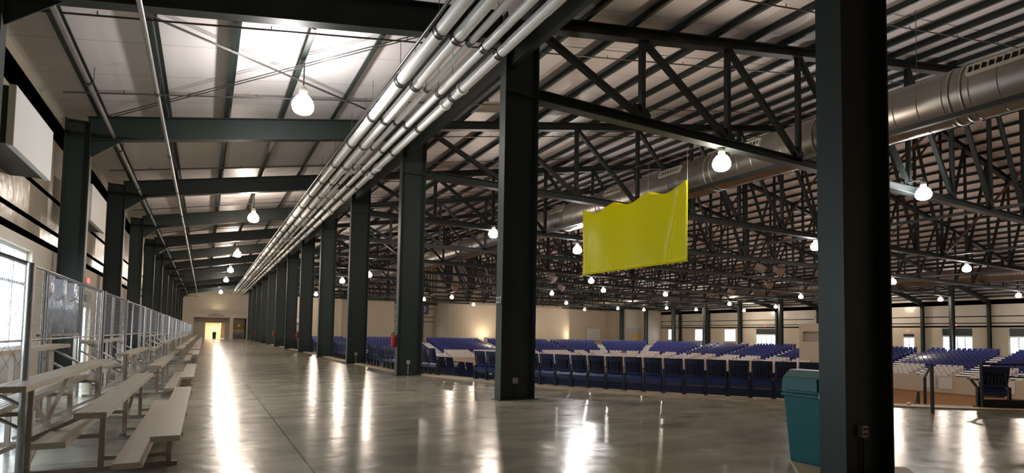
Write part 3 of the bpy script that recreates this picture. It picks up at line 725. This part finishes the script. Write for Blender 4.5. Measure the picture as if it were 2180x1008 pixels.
# ------------------------------------------------------------------ column fittings
def outlet(n, z, loc_x, label, conduit=True):
    y = FY(n)-.012; e = empty('power_outlet', (loc_x, y, z))
    MB().box((-.055, -.05, -.06), (.055, 0, .06)).build('outlet_box', VENTM, e)
    mb = MB()
    for a in (-.025, .025):
        for b in (-.028, .028): mb.box((a-.012, -.054, b-.014), (a+.012, -.049, b+.014))
    mb.build('socket', DARK, e)
    if conduit: MB().tube((0, -.025, -.06), (0, -.025, -z+.02), .012, 6).build('conduit', GREEN if n < 2 else VENTM, e)
    return tag(e, label, 'outlet', 'column power outlets')
outlet(0, .48, 6.25, 'four-socket power outlet on the wide column beside the waste bin')
outlet(1, .42, 6.2, 'four-socket power outlet low on the numbered column')
outlet(2, .45, 6.2, 'small outlet box with pale conduit on the column past the numbered one')
outlet(3, .45, 6.2, 'small outlet box with pale conduit on the second column past the numbered one')
def extinguisher(n, label):
    e = empty('fire_extinguisher', (XC0-.10, FY(n), .95))
    MB().lathe([(0, 0), (.075, 0), (.08, .02), (.08, .36), (.05, .43), (.025, .45), (.025, .5), (0, .5)], n=16).build('extinguisher_cylinder', RED, e)
    MB().box((-.02, -.06, .49), (.02, .06, .53)).build('extinguisher_valve', BLACK, e); MB().tube((-.05, .03, .50), (-.085, .03, .15), .012, 6).build('hose', BLACK, e)
    MB().box((.075, -.04, .05), (.10, .04, .45)).build('wall_bracket', CLAMP, e)
    return tag(e, label, 'fire extinguisher', 'fire extinguishers')
for n, l in ((2, 'first column past the numbered one'), (5, 'fourth column past the numbered one'), (7, 'sixth column past the numbered one'), (10, 'ninth column past the numbered one')):
    extinguisher(n, 'red fire extinguisher hung on the '+l)
def text(s, size, m, parent, loc, rot, name='sign_lettering', ext=.003):
    cu = bpy.data.curves.new(name, 'FONT'); cu.body = s; cu.size = size; cu.extrude = ext; cu.align_x = 'CENTER'; cu.align_y = 'CENTER'; cu.materials.append(m)
    t_ = bpy.data.objects.new('tmp_text', cu); COL.objects.link(t_); bpy.context.view_layer.update()
    me = bpy.data.meshes.new_from_object(t_.evaluated_get(bpy.context.evaluated_depsgraph_get())); bpy.data.objects.remove(t_)
    if not me.materials: me.materials.append(m)
    o = bpy.data.objects.new(name, me); COL.objects.link(o); o.parent = parent; o.location = loc; o.rotation_euler = rot; return o
e = empty('number_plate', (XC0-.004, FY(1), 2.22)); MB().box((-.006, -.12, -.09), (.004, .12, .09)).build('plate', GREEN, e)
text('227', .19, WHITE, e, (-.009, 0, 0), (math.pi/2, 0, -math.pi/2)); tag(e, 'green plate with white figures 227 on the second aisle column', 'sign')

# ------------------------------------------------------------------ bleachers
def zig_mesh(Ly, z0, z1, name='chain_link', step=.09):
    """chain link in the YZ plane, from y 0 to Ly"""
    mb = MB(); r = .0014; nz = max(2, int((z1-z0)/step)); ny = int(Ly/step)
    for i in range(ny+1):
        for k_ in range(nz):
            s = 1 if (k_ % 2) == 0 else -1
            ya = i*step+(0 if s > 0 else step/2); yb = i*step+(step/2 if s > 0 else 0)
            za, zb2 = z0+(z1-z0)*k_/nz, z0+(z1-z0)*(k_+1)/nz
            for sg in (0,):
                mb.prism((0, ya, za), (0, yb, zb2), [(r, 0), (-r*.6, r), (-r*.6, -r)], (1, 0, 0))
                mb.prism((0, 2*i*step-ya+0, za), (0, 2*i*step-yb, zb2), [(r, 0), (-r*.6, r), (-r*.6, -r)], (1, 0, 0))
    return mb.mesh(name, WIRE)
UL = 5.3
CHL = zig_mesh(UL, 1.25, 2.33)
def plank(x0, x1, z, L0=0, L1=UL):
    mb = MB(); h = .055
    mb.box((x0, L0, z-h), (x1, L1, z)); 
    for q in range(1, 5): xx = x0+(x1-x0)*q/5; mb.box((xx-.004, L0+.002, z), (xx+.004, L1-.002, z+.003))
    return mb
SEATROW = [(-.41, -.165, .43), (-1.0, -.755, .68), (-1.585, -1.34, .93), (-2.17, -1.925, 1.18)]
FOOT = [(-.70, -.46, .20), (-1.285, -1.045, .43), (-1.87, -1.63, .68)]
pieces = []
for x0, x1, z in SEATROW: pieces.append((plank(x0, x1, z).mesh('seat_plank', ALU), 'seat_plank'))
for x0, x1, z in FOOT: pieces.append((plank(x0, x1, z).mesh('foot_plank', ALU), 'foot_plank'))
ff = MB()
t = .05
for (x, z) in ((-.28, .375), (-.87, .625), (-1.46, .875), (-2.05, 1.125)): ff.box((x-t/2, -t/2, 0), (x+t/2, t/2, z))
ff.box((-2.2, -.022, .0), (-.2, .022, .045)); 
for (x0, x1, z) in ((-.86, -.3, .125), (-1.45, -.87, .355), (-2.04, -1.47, .605)): ff.box((x0, -.022, z-.02), (x1, .022, z+.018))
ff.bar((-2.0, 0, .08), (-.95, 0, .60), .04, .04); ffm = ff.mesh('support_frame', ALUF)
xb = MB(); xb.bar((-1.46, .7, .08), (-1.46, 2.4, .82), .04, .03, (1,0,0)); xb.bar((-1.5, 2.4, .08), (-1.5, .7, .82), .04, .03, (1,0,0)); xb.bar((-.9, 2.6, .06), (-.9, 4.3, .6), .04, .03, (1,0,0))
xbm = xb.mesh('cross_brace', ALUF)
r_ = .022
gend = MB(); gend.tube((-1.5, 0, 0), (-1.5, 0, 2.07), .034, 10); gend.tube((-2.28, 0, 0), (-2.28, 0, 2.36), .026, 10); gend.tube((-1.5, 0, 2.05), (-2.28, 0, 2.34), r_, 8)
gend.tube((-1.5, 0, .68), (-2.28, 0, 1.20), .018, 8); gend.tube((-1.5, 0, .46), (-2.28, 0, .98), .018, 8)
gem = gend.mesh('end_guard', GALV)
gb = MB(); gb.tube((-2.28, 0, 2.36), (-2.28, UL, 2.36), r_, 8); gb.tube((-2.28, 0, 1.25), (-2.28, UL, 1.25), .016, 8)
for y in (UL*.5,): gb.tube((-2.28, y, 0), (-2.28, y, 2.36), .024, 8)
gbm = gb.mesh('back_guard', GALV)
ec = zig_mesh(.76, 1.0, 1.95, 'end_chain_link')
proto = None
units = [6.35, 14.0, 26.9, 34.6, 42.3, 50.5, 58.2, 66, 74, 82]
for ui, uy in enumerate(units):
    e = empty('bleacher', (0, uy, 0))
    for me, nm in pieces: put(nm, me, e)
    for y in (.75, UL/2, UL-.6): put('support_frame', ffm, e, (0, y, 0))
    put('cross_brace', xbm, e); put('back_guard', gbm, e)
    put('end_guard', gem, e, (0, .68, 0)); put('end_guard', gem, e, (0, UL-.1, 0))
    c = put('chain_link', CHL, e, (-2.28, 0, 0)); c['kind'] = 'stuff'
    for y in (.68, UL-.1):
        c = put('chain_link', ec, e, (-1.51, y, .0)); c.rotation_euler = (0, 0, math.pi/2); c['kind'] = 'stuff'
    tag(e, 'four-row aluminium bleacher with chain-link guard, %s' % ('nearest the camera' if ui == 0 else '%s from the camera along the side wall' % od(ui+1)), 'bleacher', 'aluminium bleachers')
# guard fence bridging the gaps between bleachers
gi = 0
for ya, yb in ((-1.0, 6.3), (11.7, 13.95), (19.35, 26.85), (32.25, 34.55), (39.95, 42.25), (47.65, 50.45), (55.85, 58.15), (63.55, 65.95), (71.35, 73.95)):
    gi += 1
    e = empty('guard_fence', (-2.28, ya, 0)); L_ = yb-ya; mb = MB(); mb.tube((0, 0, 2.36), (0, L_, 2.36), r_, 8); mb.tube((0, 0, 1.25), (0, L_, 1.25), .016, 8); mb.build('rail', GALV, e)
    for i in range(int(L_/2.4)+1):
        MB().tube((0, .04+i*(L_-.08)/max(1, int(L_/2.4)), 0), (0, .04+i*(L_-.08)/max(1, int(L_/2.4)), 2.36), .024, 8).build('post', GALV, e)
    if L_ < 9:
        c = put('chain_link', zig_mesh(L_, 1.25, 2.33, 'chain_link', .10), e); c['kind'] = 'stuff'
    tag(e, 'galvanised chain-link fence filling the %s gap in the bleacher line' % od(gi), 'fence', 'gap fences')
# stand-in sheet behind the fence, window-light streaks put into its bluish colour and folds
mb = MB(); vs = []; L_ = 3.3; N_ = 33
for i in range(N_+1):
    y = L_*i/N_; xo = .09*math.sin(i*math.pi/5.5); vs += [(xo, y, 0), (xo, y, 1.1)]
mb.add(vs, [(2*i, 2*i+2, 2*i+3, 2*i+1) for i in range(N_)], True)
o = mb.build('window_streak_sheet', mat('window_reflection_metal', (.58, .68, .82), .22, .35, noise=(20, .2), bump=(14, .35)), None, (-2.62, 13.2, 1.32)); md = o.modifiers.new('thick', 'SOLIDIFY'); md.thickness = .01
tag(o, 'corrugated sheet standing in for window-light streaks behind the bleacher fence', 'metal sheet')
mb = MB()
for y in (13.3, 16.4): mb.box((-2.66, y, 0), (-2.6, y+.05, 1.27))
mb.box((-2.68, 13.15, 1.27), (-2.56, 16.55, 1.32)); tag(mb.build('sheet_stand', ALUF), 'low metal stand under the window-streak sheet behind the fence', 'stand')

# ------------------------------------------------------------------ boxes on the bleacher side wall
for i, n in enumerate((1, 2)):
    y0 = FY(n)+1.45
    e = empty('wall_cabinet', (XL-.1, y0, 4.62)); MB().box((.0, 0, 0), (.55, 2.65, 1.02)).build('cabinet_body', GREEN, e)
    rounded(MB().box((.55, -.03, -.03), (.66, 2.68, 1.05)).build('front_panel', WHITE, e), .015)
    tag(e, 'large white-fronted box mounted high on the bleacher side wall, %s from the camera' % od(i+1), 'wall unit', 'high wall boxes')
def exit_sign(x, y, z, face, label):
    e = empty('exit_sign', (x, y, z)); s = 1 if face > 0 else -1
    MB().box((-.03, -.17, -.1), (.03, .17, .1)).build('sign_housing', WHITE, e)
    text('EXIT', .2, EXITR, e, (s*.032, 0, 0), (math.pi/2, 0, s*math.pi/2), ext=.004)
    MB().box((s*.030, -.15, -.085), (s*.033, .15, .085)).build('sign_face', mat('sign_glow', (.4, .02, .02), .5, emit=((1, .05, .08), 2.2)), e)
    return tag(e, label, 'exit sign', 'exit signs')
exit_sign(XL+.04, FY(2)+4.9, 3.05, 1, 'red lit exit sign above the door behind the bleacher fence')
exit_sign(XRW+.05, 67.0, 3.78, -1, 'red lit exit sign over the first far double doors seen past the bins')
exit_sign(XRW-.04, 43.7, 2.95, -1, 'red lit exit sign above the small far double door')
exit_sign(XRW+.05, 37.9, 3.78, -1, 'red lit exit sign over the wide far doors behind the slender column')
exit_sign(XRW+.05, 30.4, 3.78, -1, 'red lit exit sign over the far doors by the picture edge')

# ------------------------------------------------------------------ walkway end wall with the restroom alcove
WY = 101.6
wall_y('wall_back', WY, WY+.3, -3.6, 7.0, 0, 3.95, [(-1.55, 3.55, 0, 3.42), (4.05, 6.0, .0, 3.42)], CREAM)
wall_y('wall_back_upper', WY+.5, WY+.7, XL, 6.9, 3.9, 8.3, [], CREAM)
mb = MB().box((-3.6, WY+.3, 3.9), (7.0, WY+.55, 3.95)); struct('trim_2', mb, CREAM)
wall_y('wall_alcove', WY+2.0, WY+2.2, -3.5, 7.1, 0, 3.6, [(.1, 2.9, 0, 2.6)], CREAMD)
mb = MB().box((-3.5, WY+.3, 3.42), (7.0, WY+2.2, 3.6)); struct('ceiling_alcove', mb, CREAM)
mb = MB(); mb.box((-.1, WY+2.2, 0), (.0, WY+6, 3)); mb.box((3.0, WY+2.2, 0), (3.1, WY+6, 3)); mb.box((0, WY+5.9, 0), (3.1, WY+6, 3)); mb.box((0, WY+2.2, 2.75), (3.1, WY+6, 2.85)); mb.box((-.1, WY+2.2, -.06), (3.1, WY+6.1, -.01)); struct('wall_restroom_corridor', mb, WARM)
mb = MB().box((2.3, WY+4.5, 0), (2.42, WY+5.9, 2.75)); struct('wall_restroom_partition', mb, WARM)
l = bpy.data.lights.new('corridor_light', 'AREA'); l.energy = 110; l.size = 1.6; l.color = (1, .80, .58); lo = bpy.data.objects.new('corridor_light', l); COL.objects.link(lo); lo.location = (1.5, WY+3.8, 2.7)
cl = empty('corridor_ceiling_lamp', (1.5, WY+3.8, 2.72)); MB().box((-.6, -.15, -.0), (.6, .15, .03)).build('diffuser', mat('lit_diffuser', (1, .9, .7), .5, emit=((1, .8, .55), 6)), cl); tag(cl, 'flat ceiling lamp glowing inside the restroom corridor', 'lamp')
l = bpy.data.lights.new('sign_light', 'AREA'); l.energy = 25; l.size = .5; l.size_y = .1; l.shape = 'RECTANGLE'; l.color = (1, .8, .5); lo = bpy.data.objects.new('sign_light', l); COL.objects.link(lo); lo.location = (1.6, WY-.35, 4.1); lo.rotation_euler = (math.radians(-150), 0, 0)
mb = MB().box((1.1, WY-.4, 4.02), (2.1, WY-.0, 4.06)); mb.box((1.1, WY-.06, 3.95), (2.1, WY, 4.02)); tag(mb.build('sign_shelf_lamp', CREAM), 'small shelf lamp washing light up the wall above the restrooms sign', 'lamp')
e = empty('restrooms_sign', (1.6, WY-.03, 3.68)); MB().box((-1.25, -.01, -.17), (1.25, .03, .17)).build('sign_board', CREAM, e); text('RESTROOMS', .40, BLACK, e, (0, -.02, 0), (math.pi/2, 0, 0)); tag(e, 'restrooms lettering over the lit alcove doorway at the end of the walkway', 'sign')
e = empty('notice_board', (5.0, WY+1.93, 1.6)); MB().box((-.95, -.03, 0), (.95, .05, 1.0)).build('board', BROWN, e)
MB().box((-.15, -.04, .45), (.15, -.03, .8)).build('paper', WHITE, e); MB().box((-.6, -.04, .3), (-.45, -.03, .5)).build('paper', WHITE, e); tag(e, 'brown notice board with white papers in the end alcove', 'notice board')
mb = MB()
for i in range(5): x = 4.3+.26*i; mb.lathe([(0, 0), (.2, 0), (.22, .25), (.15, .5), (0, .6)], (x, WY+1.4, .55 if i % 2 else .5), 10)
tag(mb.build('table_clutter', mat('grey_cover', (.22, .2, .18), .8), None), 'grey covered heap on a low table under the notice board', 'heap', None, 'stuff')
mb = MB().box((4.1, WY+1.1, .46), (5.6, WY+1.75, .5)); mb.box((4.15, WY+1.15, 0), (4.2, WY+1.2, .46)); mb.box((5.5, WY+1.15, 0), (5.55, WY+1.2, .46)); mb.box((4.15, WY+1.65, 0), (4.2, WY+1.7, .46)); mb.box((5.5, WY+1.65, 0), (5.55, WY+1.7, .46)); tag(mb.build('low_table', CREAMD), 'low table under the notice board in the end alcove', 'table')
e = empty('waste_bin', (1.45, WY+3.0, 0)); mb = MB(); frus(mb, .22, .22, 0, .27, .27, .9); mb.build('bin_body', BLACK, e); mb = MB(); frus(mb, .28, .28, .9, .24, .24, 1.12); mb.build('bin_lid', BLACK, e); tag(e, 'black waste bin standing in the lit restroom doorway', 'waste bin')
# ------------------------------------------------------------------ arena end: rooms
def room(name, pts, z, m):
    mb = MB(); n = len(pts); mb.add([(x, y, 0) for x, y in pts]+[(x, y, z) for x, y in pts], [(i, (i+1) % n, n+(i+1) % n, n+i) for i in range(n)]+[tuple(range(n, 2*n))]); return struct(name, mb, m)
pts = [(39.3, YE-.02)]+[(43-3.7*math.cos(a), 99-4.0*math.sin(a)) for a in [math.pi/2*i/8 for i in range(9)]]
pts += [(63, 95)]+[(63+4*math.sin(a), 99-4*math.cos(a)) for a in [math.pi/2*i/8 for i in range(1, 9)]]+[(67, 101), (79.4, 101), (79.4, 94.6), (84.0, 94.6), (84.0, 93.4), (88.3, 93.4), (88.3, YE-.02)]
room('wall_rooms', pts, 7.35, CREAM)
room('wall_office', [(7.3, YE-.02), (7.3, 99.5), (20.0, 99.5), (20.0, 98.9), (20.6, 98.9), (20.6, 99.5), (30, 99.5), (30, YE-.02)], 7.35, CREAM)
e = empty('ticket_booth', (13.2, 99.2, 0)); MB().box((-2, -.2, 2.9), (2, 0, 3.6)).build('sign_board', WHITE, e); MB().box((-1.6, -.05, .9), (1.6, .12, 2.5)).build('window_opening', CREAMD, e); mb = MB()
for x in (-1.6, -.9, 1.55): mb.box((x, -.12, 0), (x+.07, -.05, 2.7))
mb.box((-1.6, -.12, .88), (1.6, -.05, .96)); mb.build('counter_frame', VENTM, e); tag(e, 'service window with a white sign board on the end wall behind the stands', 'booth')
e = empty('hanging_banner', (36.2, YE-.14, 5.15)); MB().box((-1.7, -.05, 0), (1.9, 0, 2.0)).build('banner_sheet', BANNERB, e)
MB().add([(-1.4,-.06,.3),(1.0,-.06,.3),(.3,-.06,1.0),(-1.4,-.06,.9),(-1.4,-.052,.3),(1.0,-.052,.3),(.3,-.052,1.0),(-1.4,-.052,.9)], [(0,1,2,3),(7,6,5,4),(0,4,5,1),(1,5,6,2),(2,6,7,3),(3,7,4,0)]).build('pale_patch', WHITE, e)
mb = MB(); mb.lathe([(.34, -.01), (.62, -.01), (.62, .01), (.34, .01)], n=24); o = mb.build('ring_mark', WHITE, e, (.75, -.07, 1.0)); o.rotation_euler = (math.pi/2, 0, 0)
tag(e, 'purple banner with a pale ring emblem high on the arena end wall', 'banner')
for i, x in enumerate((45.5, 54.0, 65.5)):
    l = bpy.data.lights.new('uplight', 'AREA'); l.energy = 70; l.size = .6; l.color = (1, .78, .55); lo = bpy.data.objects.new('wall_uplight', l); COL.objects.link(lo)
    y = 93.3 if i < 2 else 93.8; lo.location = (x, y, 1.0); lo.rotation_euler = (math.radians(150), 0, 0)
    mb = MB().box((x-.35, y-.15, .0), (x+.35, y+.15, .9)); tag(mb.build('uplight_box', CREAMD), 'small box lamp washing the rounded end wall, %s from the aisle side' % od(i+1), 'lamp', 'wall uplights')
# wall louver and small parts on rooms
e = empty('wall_shutter', (75.5, 100.9, 0)); 
MB().box((-2, -.1, .3), (2, 0, 3.4)).build('frame', VENTM, e); mb = MB()
for i in range(5): mb.box((-1.8, -.14, .7+.5*i), (1.8, -.1, 1.1+.5*i))
mb.build('shutter_slats', WHITE, e); tag(e, 'pale slatted shutter on the cream rooms behind the far stand', 'shutter')
e = empty('alcove_opening', (81.7, 94.5, 0)); MB().box((-1.9, -.04, 0), (1.9, .06, 3.3)).build('recess', CREAMD, e); MB().box((-.9, -.08, 0), (1.7, -.04, 2.3)).build('lit_doorway', mat('amber', (.6, .36, .12), .7), e); MB().box((-1.25, -.12, 0), (-1.05, -.04, 3.4)).build('pillar', CREAM, e); tag(e, 'recessed amber doorway in the corner rooms beyond the far stand', 'doorway')
# press box
e = empty('camera_booth', (72.2, 46.4, 0)); x0, x1, y0, y1 = PRESS[0]-72.2, PRESS[1]-72.2, PRESS[2]-46.4, PRESS[3]-46.4
mb = MB(); mb.box((x0, y0, -2.7), (x1, y1, 1.2)); mb.box((x0, y0, 2.55), (x1, y1, 3.6)); mb.box((x0, y0, 1.2), (x0+.8, y0+.5, 2.55)); mb.box((x0, y1-.5, 1.2), (x0+.8, y1, 2.55)); mb.box((x0+.8, y0, 1.2), (x1, y1, 2.55)); mb.build('booth_shell', CREAM, e)
MB().box((x0+.62, y0+.5, 1.2), (x0+.8, y1-.5, 2.2)).build('booth_window', CREAMD, e); tag(e, 'tall cream booth with a recessed window standing in the far stand', 'booth')
# bunting on the far wall
e = empty('wall_bunting', (XRW-.15, 56.6, 5.4)); 
for (ra_, rb2, m) in ((1.0, 1.35, WHITE), (.65, 1.0, mat('bunting_red', (.45, .16, .13), .8)), (.3, .65, WHITE), (.0, .3, mat('bunting_blue', (.08, .08, .2), .8))):
    mb = MB(); vs = []
    for i in range(13):
        a = math.pi+math.pi*i/12
        for rr in (ra_, rb2): vs += [(0, rr*math.cos(a), rr*math.sin(a)), (.04, rr*math.cos(a), rr*math.sin(a))]
    mb.add(vs, [(4*i, 4*i+2, 4*i+6, 4*i+4) for i in range(12)]+[(4*i+1, 4*i+5, 4*i+7, 4*i+3) for i in range(12)]+[(4*i+2, 4*i+3, 4*i+7, 4*i+6) for i in range(12)]); mb.build('fan_band', m, e)
tag(e, 'half-round striped fan bunting pinned to the far wall', 'bunting')
# stands for parapet signs
for i, (ang, zz) in enumerate(((0, 0), (1, 0), (2, 0))):
    y = (29.5, 31.0, 24.5)[i]; x = BX1-NROW*TR-.25
    mb = MB().box((x-.03, y-.6, -3.3), (x+.05, y+.6, -2.15)); tag(mb.build('parapet_sign', WHITE), 'blank white board on the arena wall below the far seats, %s toward the camera' % od(i+1), 'board', 'boards on the arena wall')
# ------------------------------------------------------------------ railings by the stair gap
def rail(name, pts, hgt, label, mids=(.5,), kick=False, rr=.025):
    e = empty(name, pts[0]); o = Vector(pts[0]); P_ = [Vector(p)-o for p in pts]
    for p in P_: MB().bar(p, p+Vector((0, 0, hgt)), .05, .05, (1,0,0)).build('post', BLACK, e)
    mb = MB()
    for p, q in zip(P_[:-1], P_[1:]): mb.tube(p+Vector((0,0,hgt)), q+Vector((0,0,hgt)), rr, 8)
    mb.build('top_rail', BLACK, e)
    if mids:
        mb = MB()
        for m_ in mids:
            for p, q in zip(P_[:-1], P_[1:]): mb.tube(p+Vector((0,0,hgt*m_)), q+Vector((0,0,hgt*m_)), .018, 8)
        mb.build('mid_rail', BLACK, e)
    if kick:
        mb = MB()
        for p, q in zip(P_[:-1], P_[1:]): mb.bar(p+Vector((0,0,.1)), q+Vector((0,0,.1)), .2, .02, (0,0,1))
        mb.build('kick_plate', BLACK, e)
    return tag(e, label, 'railing')
def arcp(deg, d, z=0): a = math.radians(deg); return (BX0+BR+(BR-d)*math.cos(a), BY0+BR+(BR-d)*math.sin(a), z)
rail('platform_railing', [arcp(233.2, .35), arcp(238, .35), arcp(243, .35), arcp(248, .35)], .98, 'black platform railing with posts behind the lone blue seat', (.72,), True)
rail('stair_handrail', [(13.15, 6.08, 0), (15.67, 7.4, -.4)], .98, 'black handrail leading down the stair gap beside the platform', ())
rail('stair_handrail', [(18.06, 8.7, -.9), (20.5, 10.0, -1.6)], .9, 'short black handrail lower down the stair gap', ())
mb = MB().tube((0, 0, .04), (.22, .1, .04), .035, 10); tag(mb.build('paper_tube', WHITE, None, (13.9, 6.9, 0)), 'small white roll lying on the floor near the stair gap', 'roll')
# rails on far concourse
for i, y in enumerate((81.0, 78.5)):
    x = 80.4; rail('concourse_railing', [(x, y+2, 0), (x+.2, y, 0)], 1.05, 'white railing on the far concourse, %s toward the camera' % od(i+1), (.5,)); 
# ------------------------------------------------------------------ pale joint pads under the two near columns
for n in (0,):
    mb = MB().poly([(6.21-.95, FY(n)-.0, .0005), (6.21, FY(n)-.8, .0005), (6.21+.95, FY(n), .0005), (6.21, FY(n)+.8, .0005)], .004, (0,0,1)); struct('trim_%d' % (n+3), mb, CURB)
